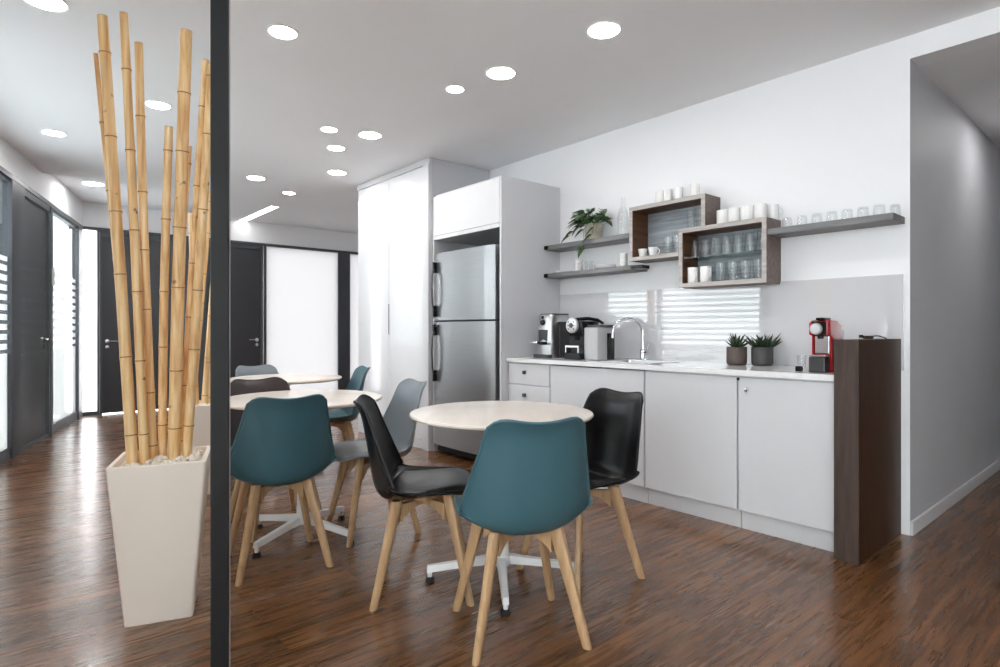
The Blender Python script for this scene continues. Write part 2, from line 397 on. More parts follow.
# --- near glass partition with its black post
px_, py_ = -1.976, .542
pr_ = math.atan2(.95, .31)
post = struct('trim_15', B(-.026, .026, -.027, .027, 0, CZ, bev=.003), M['post'], loc=(px_, py_, 0), rot=(0, 0, pr_))
gk = obj('gasket', B(.0265, .0295, -.005, .005, .0, CZ), M['lightgrey'], post)
gk['label'] = 'pale glazing gasket'
struct('window_9', B(-1.3, -.0265, -.005, .005, .02, CZ - .0), M['pane'], loc=(px_, py_, 0), rot=(0, 0, pr_))

# ------------------------------------------------------------------ kitchen joinery
t = empty('tall_cabinet', (-5.265, 3.43, 0)); X0, Y0 = -5.265, 3.43
tag(t, 'tall glossy white two-door cupboard reaching the ceiling left of the fridge', 'cabinet')
def P(name, m, x0, x1, y0, y1, z0, z1, par, o=(0, 0), bev=.002):
    return obj(name, B(x0 - o[0], x1 - o[0], y0 - o[1], y1 - o[1], z0, z1, bev=bev), m, par)
c = (X0, Y0)
P('body', M['panel_side'], -5.975, -4.552, 3.09, 3.785, .0, 2.727, t, c)
dl = P('door', M['lac'], -5.958, -5.296, 3.068, 3.089, .09, 2.665, t, c)
dr = P('door', M['lac'], -5.291, -4.668, 3.068, 3.089, .09, 2.665, t, c)
fb = bmn()
box(fb, -5.975 - c[0], -4.552 - c[0], 3.064 - c[1], 3.089 - c[1], 2.670, 2.727, bev=.002)
box(fb, -4.662 - c[0], -4.625 - c[0], 3.060 - c[1], 3.089 - c[1], .0, 2.670, bev=.002)
box(fb, -4.622 - c[0], -4.552 - c[0], 3.052 - c[1], 3.089 - c[1], .0, 2.670, bev=.004)
obj('frame', fb, M['satin'], t)
P('plinth', M['satin'], -5.975, -4.662, 3.075, 3.089, 0, .085, t, c)
P('handle', M['darksteel'], -5.302, -5.285, 3.0665, 3.0685, 1.08, 1.39, t, c, .0005)

t = empty('fridge_cabinet', (-4.06, 3.43, 0)); c = (-4.06, 3.43)
tag(t, 'white fridge housing with a lift-up door above the steel fridge', 'cabinet')
P('side_panel', M['panel_side'], -3.597, -3.575, 3.10, 3.785, 0, 2.375, t, c, .0015)
P('side_panel', M['panel_side'], -4.548, -4.526, 3.10, 3.785, 0, 2.375, t, c, .0015)
P('body', M['panel_side'], -4.526, -3.597, 3.12, 3.785, 1.955, 2.375, t, c)
P('door', M['lac'], -4.522, -3.601, 3.098, 3.118, 1.995, 2.355, t, c)
P('frame', M['satin'], -4.526, -3.597, 3.094, 3.118, 1.955, 1.990, t, c)

t = empty('refrigerator', (-4.06, 3.4, 0)); c = (-4.06, 3.4)
tag(t, 'stainless steel refrigerator with freezer on top in the white housing', 'refrigerator')
P('body', M['darksteel'], -4.495, -3.625, 3.13, 3.74, .02, 1.79, t, c)
def fdoor(z0, z1):
    b = bmn(); n = 14; x0, x1 = -4.498 - c[0], -3.628 - c[0]
    ring = []
    for i in range(n + 1):
        u = i / n; x = x0 + (x1 - x0) * u
        e = min(u, 1 - u); rd = .02 * max(0, 1 - e / .03) ** 2
        ring.append((x, 3.062 - c[1] - .012 * math.sin(PI * u) + rd))
    ring += [(x1, 3.128 - c[1]), (x0, 3.128 - c[1])]
    loft(b, [[(x, y, z) for x, y in ring] for z in (z0, z1)])
    return b
ft = obj('freezer_door', fdoor(1.212, 1.818), M['fridge'], t, smooth=30)
fd = obj('fridge_door', fdoor(.085, 1.196), M['fridge'], t, smooth=30)
P('kick_plate', M['rubber'], -4.48, -3.64, 3.11, 3.128, .02, .08, t, c)
def fhandle(z0, z1, par, top):
    hx = -4.425 - c[0]; y = 3.052 - c[1]; b = bmn()
    tube(b, [(hx, y + .005, z0), (hx, y - .024, z0 + .03), (hx, y - .040, (z0 * 3 + z1) / 4), (hx, y - .046, (z0 + z1) / 2), (hx, y - .040, (z0 + 3 * z1) / 4), (hx, y - .024, z1 - .03), (hx, y + .005, z1)], .008, 10)
    h = obj('handle', b, M['darksteel'], par, smooth=60)
    for a in ((z0 - .01, z0 + .09), (z1 - .09, z1 + .01)):
        g = obj('grip_end', B(hx - .011, hx + .011, y - .034, y + .004, a[0], a[1], bev=.006), M['black'], h)
        g['label'] = 'black handle end'
    return h
fhandle(1.255, 1.73, ft, 1); fhandle(.67, 1.165, fd, 0)

def knob(par, x, z, c, r=.011):
    b = B(x - c[0] - .012, x - c[0] + .012, 3.148 - c[1], 3.1705 - c[1], z - .014, z + .014, bev=.004)
    return obj('knob', b, M['darksteel'], par)
# drawer unit
t = empty('drawer_unit', (-3.335, 3.48, 0)); c = (-3.335, 3.48)
tag(t, 'white drawer unit beside the refrigerator under the worktop', 'drawer unit')
P('body', M['satin'], -3.573, -3.10, 3.19, 3.78, .11, .868, t, c)
P('plinth', M['satin'], -3.573, -3.10, 3.215, 3.235, 0, .108, t, c)
for z0, z1 in ((.695, .858), (.505, .690), (.315, .50), (.115, .31)):
    d = P('drawer', M['satin'], -3.566, -3.106, 3.170, 3.189, z0, z1, t, c)
    knob(d, -3.372, (z0 + z1) / 2 + .015, c)
def cab(x0, x1, label, knobx=None, bt=.868):
    c = ((x0 + x1) / 2, 3.48); t = empty('base_cabinet', (c[0], c[1], 0)); tag(t, label, 'cabinet')
    P('body', M['satin'], x0, x1, 3.19, 3.78, .11, bt, t, c)
    P('plinth', M['satin'], x0 + .001, x1 - .001, 3.215, 3.235, 0, .108, t, c)
    d = P('door', M['satin'], x0 + .005, x1 - .005, 3.170, 3.189, .113, .858, t, c)
    if knobx:
        b = bmn(); lathe(b, [(0, 0), (.012, 0), (.014, -.008), (.010, -.018), (0, -.02)], 18, (knobx - c[0], 3.171 - c[1], .79), False, 'Y')
        obj('lock', b, M['chrome'], d, smooth=40)
        obj('latch', B(x0 + .0 - c[0] - .0, x0 + .010 - c[0], 3.160 - c[1], 3.1695 - c[1], .84, .856, bev=.001), M['rubber'], d)
    return t
cab(-3.098, -2.254, 'wide white base cabinet under the sink behind the black chair', bt=.74)
cab(-2.252, -1.630, 'white base cabinet in the middle of the run right of the black chair')
cab(-1.628, -1.119, 'white base cabinet with a small chrome lock beside the walnut panel', -1.575)

# worktop with the sink cut-out
sx0, sx1, sy0, sy1 = -2.70, -2.28, 3.27, 3.60
b = bmn()
xs = [-3.573, sx0, sx1, -1.119]; ys = [3.150, sy0, sy1, 3.788]
top = {}; bot = {}
for i, x in enumerate(xs):
    for j, y in enumerate(ys):
        top[i, j] = b.verts.new((x, y, .90)); bot[i, j] = b.verts.new((x, y, .869))
for i in range(3):
    for j in range(3):
        if (i, j) == (1, 1): continue
        b.faces.new((top[i, j], top[i + 1, j], top[i + 1, j + 1], top[i, j + 1]))
        b.faces.new((bot[i, j], bot[i, j + 1], bot[i + 1, j + 1], bot[i + 1, j]))
def side(p, q): b.faces.new((top[p], bot[p], bot[q], top[q]))
for i in range(3): side((i, 0), (i + 1, 0)); side((i + 1, 3), (i, 3)); side((0, i + 1), (0, i)); side((3, i), (3, i + 1))
side((1, 1), (1, 2)); side((1, 2), (2, 2)); side((2, 2), (2, 1)); side((2, 1), (1, 1))
o = obj('worktop', b, M['worktop']); tag(o, 'long white stone worktop over the base cabinets', 'worktop')
t = empty('sink', ((sx0 + sx1) / 2, (sy0 + sy1) / 2, .903)); tag(t, 'stainless steel sink set into the white worktop below the tap', 'sink')
hx, hy = (sx1 - sx0) / 2, (sy1 - sy0) / 2
def rr(hx, hy, r, z, n=5):
    pts = []
    for cx, cy, a0 in ((hx - r, hy - r, 0), (-hx + r, hy - r, PI / 2), (-hx + r, -hy + r, PI), (hx - r, -hy + r, 1.5 * PI)):
        for k in range(n + 1):
            a = a0 + PI / 2 * k / n; pts.append((cx + r * math.cos(a), cy + r * math.sin(a), z))
    return pts
b = loft(bmn(), [rr(hx + .012, hy + .012, .03, -.002), rr(hx + .012, hy + .012, .03, .001), rr(hx - .012, hy - .012, .035, .001), rr(hx - .02, hy - .02, .04, -.14), rr(hx - .05, hy - .05, .04, -.15)], cap=False)
b.faces.new([v for v in b.verts][-24:])
obj('basin', b, M['steel'], t, smooth=40)
b = bmn(); lathe(b, [(.0, 0), (.03, 0), (.032, .003), (.0, .004)], 20, (0, 0, -.1495), False); obj('drain', b, M['chrome'], t, smooth=40)

o = obj('backsplash', B(-3.573, -.994, 3.779, 3.7895, .90, 1.43, bev=.001), M['splash'])
tag(o, 'glossy pale grey glass splashback on the wall behind the worktop', 'splashback')
# walnut end panel
t = empty('end_panel', (-1.06, 3.44, 0)); c = (-1.06, 3.44)
tag(t, 'dark walnut end panel closing the right end of the worktop', 'panel')
P('body', M['walnut'], -1.115, -1.005, 3.135, 3.778, 0, 1.075, t, c, .0015)
P('front_edging', M['walnut_front'], -1.115, -1.005, 3.128, 3.1345, 0, 1.075, t, c, .0008)

# ------------------------------------------------------------------ wall shelves and boxes
def shelf(x0, x1, z0, z1, label, y0=3.59):
    c = ((x0 + x1) / 2, 3.69); t = empty('wall_shelf', (c[0], c[1], z0)); tag(t, label, 'shelf')
    b = B(x0 - c[0], x1 - c[0], y0 - c[1], WY - c[1] - .001, 0, z1 - z0, bev=.0015)
    obj('board', b, M['shelf'], t)
    return t
t = shelf(-3.572, -2.690, 1.808, 1.846, 'grey floating shelf that holds the trailing plant')
obj('end_bracket', B(-.441 + .001, -.40, -.11, -.1005, .004, .034, bev=.001), M['black'], t)
t = shelf(-3.572, -2.665, 1.570, 1.606, 'lower left grey floating shelf carrying stacked white crockery')
obj('end_bracket', B(.4545, .555, -.112, -.02, .004, .030, bev=.001), M['black'], t)
obj('end_bracket', B(-.453, -.415, -.112, -.1005, .002, .034, bev=.001), M['black'], t)
shelf(-1.655, -.99, 1.705, 1.742, 'long grey floating shelf at the right with a row of glass tumblers')
def frame_box(x0, x1, z0, z1, label, th=.028, cut=None):
    """open box on the wall; cut = (x, z): the lower right corner is notched around a neighbouring box"""
    y0, y1 = 3.59, WY - .001; c = ((x0 + x1) / 2, 3.69, z0)
    t = empty('display_box', c); tag(t, label, 'wall box')
    def p(n, m, a): return obj(n, B(a[0] - c[0], a[1] - c[0], a[2] - c[1], a[3] - c[1], a[4] - c[2], a[5] - c[2], bev=.0012), m, t)
    xr = cut[0] if cut else x1; zr = cut[1] if cut else z0
    p('top_panel', M['oakgrey'], (x0, x1, y0, y1, z1 - th, z1))
    p('bottom_panel', M['oakgrey'], (x0, xr, y0, y1, z0, z0 + th))
    p('side_panel', M['oakgrey'], (x0, x0 + th, y0, y1, z0 + th, z1 - th))
    p('side_panel', M['oakgrey'], (x1 - th, x1, y0, y1, max(zr, z0 + th), z1 - th))
    b = bmn(); f0, f1 = y0 - .003 - c[1], y0 - c[1]
    box(b, x0 - c[0], x1 - c[0], f0, f1, z1 - th - c[2], z1 - c[2])
    box(b, x0 - c[0], xr - c[0], f0, f1, z0 - c[2], z0 + th - c[2])
    box(b, x0 - c[0], x0 + th - c[0], f0, f1, z0 + th - c[2], z1 - th - c[2])
    box(b, x1 - th - c[0], x1 - c[0], f0, f1, max(zr, z0 + th) - c[2], z1 - th - c[2])
    obj('front_frame', b, M['oaklight'], t)['label'] = 'light grey front edging'
    # lining: brown inner faces and the grey back
    p('lining', M['boxin'], (x0 + th, x0 + th + .003, y0 + .006, y1 - .008, z0 + th, z1 - th))
    p('lining', M['boxin'], (x0 + th + .003, x1 - th, y0 + .006, y1 - .008, z1 - th - .003, z1 - th))
    if cut:
        b = bmn()
        box(b, x0 + th - c[0], x1 - th - c[0], y1 - .008 - c[1], y1 - c[1], zr - z0, z1 - th - c[2])
        box(b, x0 + th - c[0], xr - c[0], y1 - .008 - c[1], y1 - c[1], th, zr - z0)
        obj('back_panel', b, M['boxback'], t)
    else: p('back_panel', M['boxback'], (x0 + th, x1 - th, y1 - .008, y1, z0 + th, z1 - th))
    return t, c
frame_box(-2.685, -2.070, 1.634, 2.034, 'upper left grey-brown wooden wall box, open, with four mugs on top', cut=(-2.272, 1.820))
t2, c2 = frame_box(-2.268, -1.660, 1.415, 1.818, 'lower right grey-brown wooden wall box, open, filled with beer glasses')
obj('glass_shelf', B(-2.238 - c2[0], -1.69 - c2[0], 3.60 - c2[1], 3.775 - c2[1], 1.612 - c2[2], 1.620 - c2[2]), M['shelfglass'], t2)
SH1, SH2, SH3, GS, BX2 = 1.846, 1.606, 1.742, 1.620, 1.443

# crockery ----------------------------------------------------------
def cup_bm(r, h, th=.0035, taper=1., n=28):
    b = bmn()
    lathe(b, [(0, 0), (r * taper * .92, 0), (r * taper, .004), (r, h), (r - th, h), (r * taper - th, .008), (0, .008)], n, cap=False)
    return b
def handle_bm(r, h, s=.6, th=.004):
    pts = []
    for k in range(9):
        a = -PI / 2 + PI * k / 8
        pts.append((r * .96 + math.cos(a) * h * .30, 0, h * .52 + math.sin(a) * h * s / 2))
    return tube(bmn(), pts, th, 8)
def mug(x, y, z, r, h, rz, label, group, name='mug', taper=1., handle=True, cat='mug'):
    t = empty(name, (x, y, z + .0005), rz); tag(t, label, cat, group)
    obj('body', cup_bm(r, h, taper=taper), M['china'], t, smooth=45)
    if handle: obj('handle', handle_bm(r, h), M['china'], t, smooth=60)
    return t
def glass(x, y, z, r, h, label, group, inv=False, hnd=False, name='drinking_glass', taper=.86, rz=0):
    b = cup_bm(r, h, .0028, taper, 24)
    if inv:
        for v in b.verts: v.co.z = h - v.co.z
    if hnd:
        t = empty(name, (x, y, z + .0005), rz); tag(t, label, 'glass', group)
        obj('body', b, M['glassw'], t, smooth=45); obj('handle', handle_bm(r, h, .62, .0045), M['glassw'], t, smooth=60); return t
    o = obj(name, b, M['glassw'], loc=(x, y, z + .0005), smooth=45); tag(o, label, 'glass', group); return o
for i, (x, rz) in enumerate(((-2.487, 2.2), (-2.420, 2.4), (-2.335, 2.3), (-2.205, -.25))):
    mug(x, 3.69, 2.034, .031, .100, rz, ('white mug at the left end of four on the upper box', 'white mug second from left on the upper box',
        'white mug third from left on the upper box', 'white mug at the right end on the upper box with its handle showing')[i], 'mugs on the upper wall box')
for i, (x, w) in enumerate(((-1.996, 'left end of the row, beside the upper box'), (-1.915, 'second from left in the row'), (-1.825, 'middle of the row'), (-1.740, 'second from right in the row'), (-1.695, 'back right of the row'))):
    mug(x, 3.68 if i < 4 else 3.755, 1.818, .0375 if i < 4 else .032, .100, 1.9 if i < 4 else 0, 'white cup on the lower box, ' + w, 'white cups on the lower wall box', name='cup', handle=i == 4, cat='cup')
def bowl(x, y, z, r, h, label, group, m='china'):
    b = bmn(); lathe(b, [(0, 0), (r * .5, 0), (r * .55, .004), (r * .9, h * .55), (r, h), (r - .004, h), (r * .85, h * .55), (r * .4, .009), (0, .008)], 28, cap=False)
    o = obj('bowl', b, M[m], loc=(x, y, z + .0005), smooth=60); tag(o, label, 'bowl', group)
mug(-2.615, 3.66, 1.662, .036, .062, 1.57, 'small white coffee cup at the left inside the upper box', 'coffee cups inside the upper box', 'coffee_cup', .7, cat='cup')
mug(-2.525, 3.66, 1.662, .036, .065, .0, 'small white coffee cup, its handle to the right, inside the upper box', 'coffee cups inside the upper box', 'coffee_cup', .7, cat='cup')
glass(-2.397, 3.66, 1.662, .033, .125, 'tall glass tumbler in the lower part of the upper box, beside the cups', 'tumblers in the upper box')
glass(-2.325, 3.66, 1.662, .033, .125, 'tall glass tumbler in the upper box, tucked against the lower box', 'tumblers in the upper box')
glass(-2.213, 3.65, 1.818, .027, .135, 'left one of two slim tall glasses at the right inside the upper box', 'slim glasses in the upper box')
glass(-2.146, 3.65, 1.818, .027, .135, 'right one of two slim tall glasses at the right inside the upper box', 'slim glasses in the upper box')
nm = ['leftmost', 'second from left', 'third from left', 'fourth from left', 'fifth from left', 'sixth from left', 'seventh from left', 'rightmost']
k = 0
for x in (-2.190, -2.112, -2.035, -1.957, -1.880, -1.802, -1.728):
    lab = (nm[:6] + ['rightmost'])[k]
    glass(x, 3.665, GS, .032, .125, 'upside-down beer glass on the glass shelf, %s in the front row' % lab, 'beer glasses on the glass shelf', inv=True, hnd=k in (0, 3), name='beer_glass', taper=.78, rz=-1.0); k += 1
k = 0
for x in (-2.00, -1.920, -1.842, -1.765):
    glass(x, 3.738, GS, .031, .118, 'upside-down beer glass in the back row on the glass shelf, %s' % ('left end', 'second from left', 'second from right', 'right end')[k], 'beer glasses on the glass shelf', inv=True, name='beer_glass', taper=.78); k += 1
mug(-2.195, 3.65, BX2, .036, .108, -.7, 'tall white mug at the left inside the lower box', 'white mugs inside the lower box')
mug(-2.100, 3.65, BX2, .038, .108, -.55, 'tall white mug, second from left inside the lower box', 'white mugs inside the lower box')
for k, x in enumerate((-2.000, -1.915, -1.830, -1.745)):
    glass(x, 3.665, BX2, .034, .125, 'glass beer mug on the floor of the lower box, %s' % ('beside the white mugs', 'second of the four', 'third of the four', 'at the right end')[k], 'glass mugs inside the lower box', hnd=True, name='glass_mug', taper=.9, inv=False, rz=-.95)
for k, x in enumerate((-1.580, -1.492, -1.408, -1.325, -1.245, -1.164, -1.084, -1.024)):
    glass(x, 3.69 if k < 7 else 3.745, SH3, .031 if k < 7 else .027, .068, 'short upside-down glass tumbler on the long right shelf, ' + nm[k], 'tumblers on the right shelf', inv=True, name='tumbler', taper=.85)
# lower left shelf
for k in range(3):
    mug(-3.255, 3.67, SH2 + k * .0325, .036, .030, 1.6, 'small white bowl in the left stack on the crockery shelf, ' + ('lowest', 'middle', 'topmost')[k], 'stacked white bowls on the crockery shelf', 'bowl', .8, False, 'bowl')
for k in range(3):
    mug(-2.800, 3.67, SH2 + k * .0355, .033, .033, 1.6, 'small white bowl in the right stack on the crockery shelf, ' + ('lowest', 'middle', 'topmost')[k], 'stacked white bowls on the crockery shelf', 'bowl', .8, False, 'bowl')
glass(-3.155, 3.68, SH2, .036, .078, 'squat clear glass beside the left bowl stack', None, name='drinking_glass')
def plate(x, y, z, r, label, group):
    b = bmn(); lathe(b, [(0, 0), (r * .6, 0), (r, .010), (r, .013), (r * .6, .004), (0, .004)], 36, cap=False)
    o = obj('plate', b, M['china'], loc=(x, y, z + .0005), smooth=50); tag(o, label, 'plate', group)
for k in range(4):
    plate(-2.985, 3.68, SH2 + k * .0065, .085, 'white plate in the low stack between the bowls, ' + ('lowest', 'second from bottom', 'second from top', 'topmost')[k], 'stacked white plates on the crockery shelf')
for k in range(2):
    plate(-3.452, 3.69, SH2 + k * .0065, .085, ('lower', 'upper')[k] + ' white plate at the left end of the crockery shelf', 'white plates by the cabinet side')
# carafe
b = bmn()
lathe(b, [(0, 0), (.041, 0), (.043, .006), (.043, .15), (.036, .19), (.016, .235), (.014, .29), (.018, .305), (.0155, .305), (.0115, .29), (.0135, .236), (.033, .19), (.040, .15), (.040, .01), (0, .008)], 30, cap=False)
o = obj('glass_carafe', b, M['glassw'], loc=(-2.827, 3.70, SH1 + .0005), smooth=60); tag(o, 'tall clear glass carafe with a thin neck between plant and wall box', 'carafe')

# trailing plant ----------------------------------------------------
def leaf_bm(b, base, d, L_, W, up=(0, 0, 1), fold=.25, droop=.4, heart=True, n=6):
    d = Vector(d).normalized(); base = Vector(base); s = d.cross(Vector(up)).normalized()
    if s.length < .1: s = Vector((1, 0, 0))
    nn = s.cross(d).normalized()
    prof = [(0, .05), (.08, .75), (.25, 1.), (.5, .88), (.75, .5), (.92, .18), (1, .02)] if heart else [(0, .5), (.2, .9), (.4, 1), (.65, .75), (.85, .4), (1, .03)]
    rows = []
    for t_, w in prof:
        cpt = base + d * (L_ * t_) - Vector((0, 0, 1)) * (droop * L_ * t_ * t_)
        rows.append([b.verts.new(cpt + s * W * .5 * w * q + nn * (fold * W * .5 * w * abs(q))) for q in (-1, -.5, 0, .5, 1)])
    for a, c_ in zip(rows, rows[1:]):
        for i in range(4): b.faces.new((a[i], a[i + 1], c_[i + 1], c_[i]))
def thick(o, th=.0012):
    md = o.modifiers.new('thickness', 'SOLIDIFY'); md.thickness = th; md.offset = 0
t = empty('potted_plant', (-3.122, 3.70, SH1 + .0005)); tag(t, 'trailing green leafy plant in a stone-coloured pot on the top left shelf', 'plant')
b = bmn(); lathe(b, [(0, 0), (.058, 0), (.064, .006), (.074, .125), (.076, .135), (.070, .135), (.066, .118), (0, .116)], 32, cap=False)
obj('pot', b, M['beigepot'], t, smooth=45)
b = bmn(); lathe(b, [(0, .0), (.0655, .0), (.0655, .004), (0, .012)], 24, (0, 0, .114), False); obj('soil', b, M['soil'], t)
b = bmn(); sb = bmn(); rp = random.Random(5)
spec = []
for k in range(60):
    a = rp.uniform(0, 2 * PI); el = rp.uniform(.15, 1.35)
    if math.sin(a) > .5: a = -a
    spec.append((a, el, rp.uniform(.04, .13), rp.uniform(.085, .120)))
for a, el, L0, LL in spec:
    p0 = Vector((.03 * math.cos(a), .03 * math.sin(a), .125))
    dirn = Vector((math.cos(a) * math.cos(el), math.sin(a) * math.cos(el), math.sin(el)))
    p1 = p0 + dirn * L0; p1.y = min(p1.y, .05)
    tube(sb, [p0, p0 + dirn * L0 * .5 + Vector((0, 0, .008)), p1], .0018, 6)
    ld = Vector((math.cos(a) + rp.uniform(-.5, .5), math.sin(a) - .3, rp.uniform(-.2, .5)))
    if p1.y + ld.normalized().y * LL > .06: ld.y = -abs(ld.y)
    leaf_bm(b, p1, ld, LL, LL * .72, droop=.45)
for pts in ([(-.05, -.04, .13), (-.10, -.07, .12), (-.135, -.10, .085), (-.165, -.11, .05)], [(.05, -.06, .13), (.075, -.09, .09), (.08, -.115, .03)], [(-.01, -.06, .13), (0, -.12, .08), (.01, -.13, -.02), (.005, -.13, -.07)]):
    tube(sb, pts, .0018, 6)
    for q in range(1, len(pts)):
        leaf_bm(b, pts[q], (rp.uniform(-1, .3), -.5, -.5), .085, .062, droop=.3)
lf = obj('leaves', b, M['leaf'], t, smooth=180); thick(lf); lf['kind'] = 'stuff'
obj('stems', sb, M['leaf'], t, smooth=180)

# succulents --------------------------------------------------------
def succulent(x, y, r, h, m, label, n, seed, hl):
    t = empty('potted_succulent', (x, y, .9005)); tag(t, label, 'plant', 'succulents on the worktop')
    b = bmn(); lathe(b, [(0, 0), (r * .82, 0), (r * .95, .006), (r, .02), (r, h), (r - .005, h), (r - .006, h - .014), (0, h - .014)], 32, cap=False)
    obj('pot', b, M[m], t, smooth=45)
    b = bmn(); lathe(b, [(0, 0), (r - .0065, 0), (r - .0065, .003), (0, .009)], 24, (0, 0, h - .0138), False); obj('soil', b, M['soil'], t)
    q = random.Random(seed); b = bmn()
    for cx, cy in ((0, 0),) if n < 30 else ((-.026, 0), (.028, .01)):
        for k in range(n if n < 30 else n // 2):
            a = k * 2.4; el = .35 + 1.05 * (k / n) + q.uniform(-.12, .12)
            L_ = hl * q.uniform(.8, 1.1)
            d = Vector((math.cos(a) * math.cos(el), math.sin(a) * math.cos(el), math.sin(el)))
            p0 = Vector((cx, cy, h - .006)) + Vector((d.x, d.y, 0)) * .008
            pts = [p0 + d * L_ * s_ + Vector((0, 0, .15 * L_ * s_ * s_)) for s_ in (0, .25, .5, .75, 1)]
            pts = [Vector((p.x, min(p.y, WY - y - .022), p.z)) for p in pts]
            tube(b, pts, [.0065, .0075, .006, .004, .0008], 6, sx=1.1)
    lf = obj('leaves', b, M['leafdark'], t, smooth=60); lf['kind'] = 'stuff'
succulent(-1.856, 3.60, .062, .115, 'claybrown', 'spiky succulent in a brown-grey cylinder pot, left one of the two', 24, 3, .085)
succulent(-1.722, 3.665, .064, .115, 'claygrey', 'spiky double succulent in a dark grey cylinder pot, right one of the two', 44, 9, .100)

# faucet ------------------------------------------------------------
t = empty('faucet', (-2.63, 3.68, .9005)); tag(t, 'tall chrome gooseneck tap behind the sink', 'tap')
b = bmn(); lathe(b, [(0, 0), (.027, 0), (.027, .006), (.021, .010), (.021, .075), (.014, .085), (0, .086)], 24, cap=False)
obj('base', b, M['chrome'], t, smooth=40)
e = Vector((-.135, -.185, 0)); Ln = e.length; e.normalize(); pts = [(0, 0, .08), (0, 0, .19)]
rad = Ln / 2
for k in range(13):
    a = PI * k / 12
    q = e * (rad - rad * math.cos(a)); pts.append((q.x, q.y, .20 + rad * math.sin(a) * .93))
q = e * Ln; pts.append((q.x * 1.01, q.y * 1.01, .165))
obj('spout', tube(bmn(), pts, .0105, 14), M['chrome'], t, smooth=60)
b = bmn(); tube(b, [(.015, 0, .052), (.045, -.002, .054)], .014, 12); tube(b, [(.038, 0, .056), (.046, .0, .10), (.050, 0, .125)], [.006, .005, .005], 8)
obj('lever', b, M['chrome'], t, smooth=60)

# ------------------------------------------------------------------ coffee machines
# steel one
t = empty('coffee_machine', (-3.345, 3.45, .9005)); tag(t, 'tall stainless steel coffee machine nearest the fridge on the worktop', 'coffee machine')
def wedge(x0, x1, y0b, y0t, y1, z0, z1, par, nme, m, bev=.006):
    b = bmn()
    vs = [b.verts.new(v) for v in ((x0, y0b, z0), (x1, y0b, z0), (x1, y1, z0), (x0, y1, z0), (x0, y0t, z1), (x1, y0t, z1), (x1, y1, z1), (x0, y1, z1))]
    for q in ((0, 3, 2, 1), (4, 5, 6, 7), (0, 1, 5, 4), (1, 2, 6, 5), (2, 3, 7, 6), (3, 0, 4, 7)): b.faces.new([vs[i] for i in q])
    bmesh.ops.bevel(b, geom=b.edges[:], offset=bev, segments=3, affect='EDGES', profile=.5)
    return obj(nme, b, m, par, smooth=40)
b = bmn()   # main housing: slightly barrel shaped steel shell
ring = []
for z, w, y0 in ((0, .106, -.098), (.04, .110, -.102), (.12, .108, -.098), (.20, .105, -.094), (.26, .102, -.091), (.33, .098, -.088), (.348, .090, -.08)):
    ring.append([(x * w / .1 * .86, (y if y > 0 else y0 * abs(y) / .09), z) for x, y in ((-.085, -.09), (-.05, -.094), (0, -.095), (.05, -.094), (.085, -.09), (.1, -.07), (.1, .1), (.085, .12), (-.085, .12), (-.1, .1), (-.1, -.07))])
loft(b, ring); obj('body', b, M['steel'], t, smooth=45)
b = bmn(); lathe(b, [(0, 0), (.022, 0), (.022, -.02), (.016, -.026), (0, -.027)], 20, (-.01, -.088, .285), False, 'Y'); lathe(b, [(0, 0), (.012, 0), (.012, -.014), (0, -.015)], 16, (-.015, -.086, .325), False, 'Y')
obj('dial', b, M['black'], t, smooth=40)
obj('recess_panel', B(-.06, .045, -.102, -.085, .125, .225, bev=.004), M['darksteel'], t)
b = bmn(); tube(b, [(.03, -.09, .118), (.03, -.16, .118)], .013, 12); lathe(b, [(0, 0), (.034, 0), (.034, .022), (0, .022)], 24, (-.015, -.105, .107), False)
obj('filter_holder', b, M['black'], t, smooth=40)
b = bmn(); tube(b, [(-.055, -.06, .122), (-.10, -.115, .122), (-.125, -.125, .122)], .006, 10); obj('steam_pipe', b, M['chrome'], t, smooth=60)
obj('drip_tray', B(-.085, .085, -.135, -.06, 0, .028, bev=.005), M['darksteel'], t)
obj('lid', B(-.08, .08, -.06, .11, .346, .356, bev=.004), M['darksteel'], t)
obj('water_tank', B(.0955, .112, -.03, .11, 0, .29, bev=.008), M['darksteel'], t)

# black and grey one
t = empty('coffee_machine', (-2.95, 3.45, .9005)); tag(t, 'black and grey pod coffee machine with round silver face left of the tap', 'coffee machine')
obj('body', B(-.155, .0155, -.05, .12, 0, .24, bev=.006), M['black'], t)
wedge(-.145, .008, -.085, -.095, .10, .175, .29, t, 'brew_head', M['black'])
b = bmn(); lathe(b, [(0, -.010), (.050, -.012), (.056, -.008), (.058, 0), (.058, .012), (0, .012)], 36, (-.085, -.105, .258), False, 'Y')
fc = obj('face_disc', b, M['silver'], t, smooth=40)
b = bmn(); lathe(b, [(0, -.004), (.018, -.004), (.020, 0), (0, 0)], 24, (-.085, -.117, .258), False, 'Y'); box(b, -.12, -.05, -.1195, -.1175, .255, .261)
for k in range(4):
    a = PI / 4 + k * PI / 2; lathe(b, [(0, -.002), (.006, -.002), (.006, 0), (0, 0)], 12, (-.085 + .038 * math.cos(a), -.117, .258 + .038 * math.sin(a)), False, 'Y')
obj('button', b, M['darksteel'], fc)
b = bmn(); tube(b, [(-.13, -.08, .292), (-.10, -.03, .306), (-.04, .03, .312), (.03, .06, .300), (.07, .08, .272)], [.010, .014, .014, .013, .010], 12, sx=2.2)
obj('lever', b, M['black'], t, smooth=60)
obj('side_housing', B(.016, .150, -.085, .100, 0, .242, bev=.010, seg=3), M['lightgrey'], t, smooth=40)['label'] = 'light grey side housing'
obj('side_cover', B(.1505, .163, .02, .098, 0, .20, bev=.004), M['black'], t)
obj('top_plate', B(.016, .15, -.05, .10, .2425, .262, bev=.004), M['darksteel'], t)
obj('drip_tray', B(-.145, .010, -.13, -.0505, 0, .050, bev=.004), M['black'], t)
b = bmn()
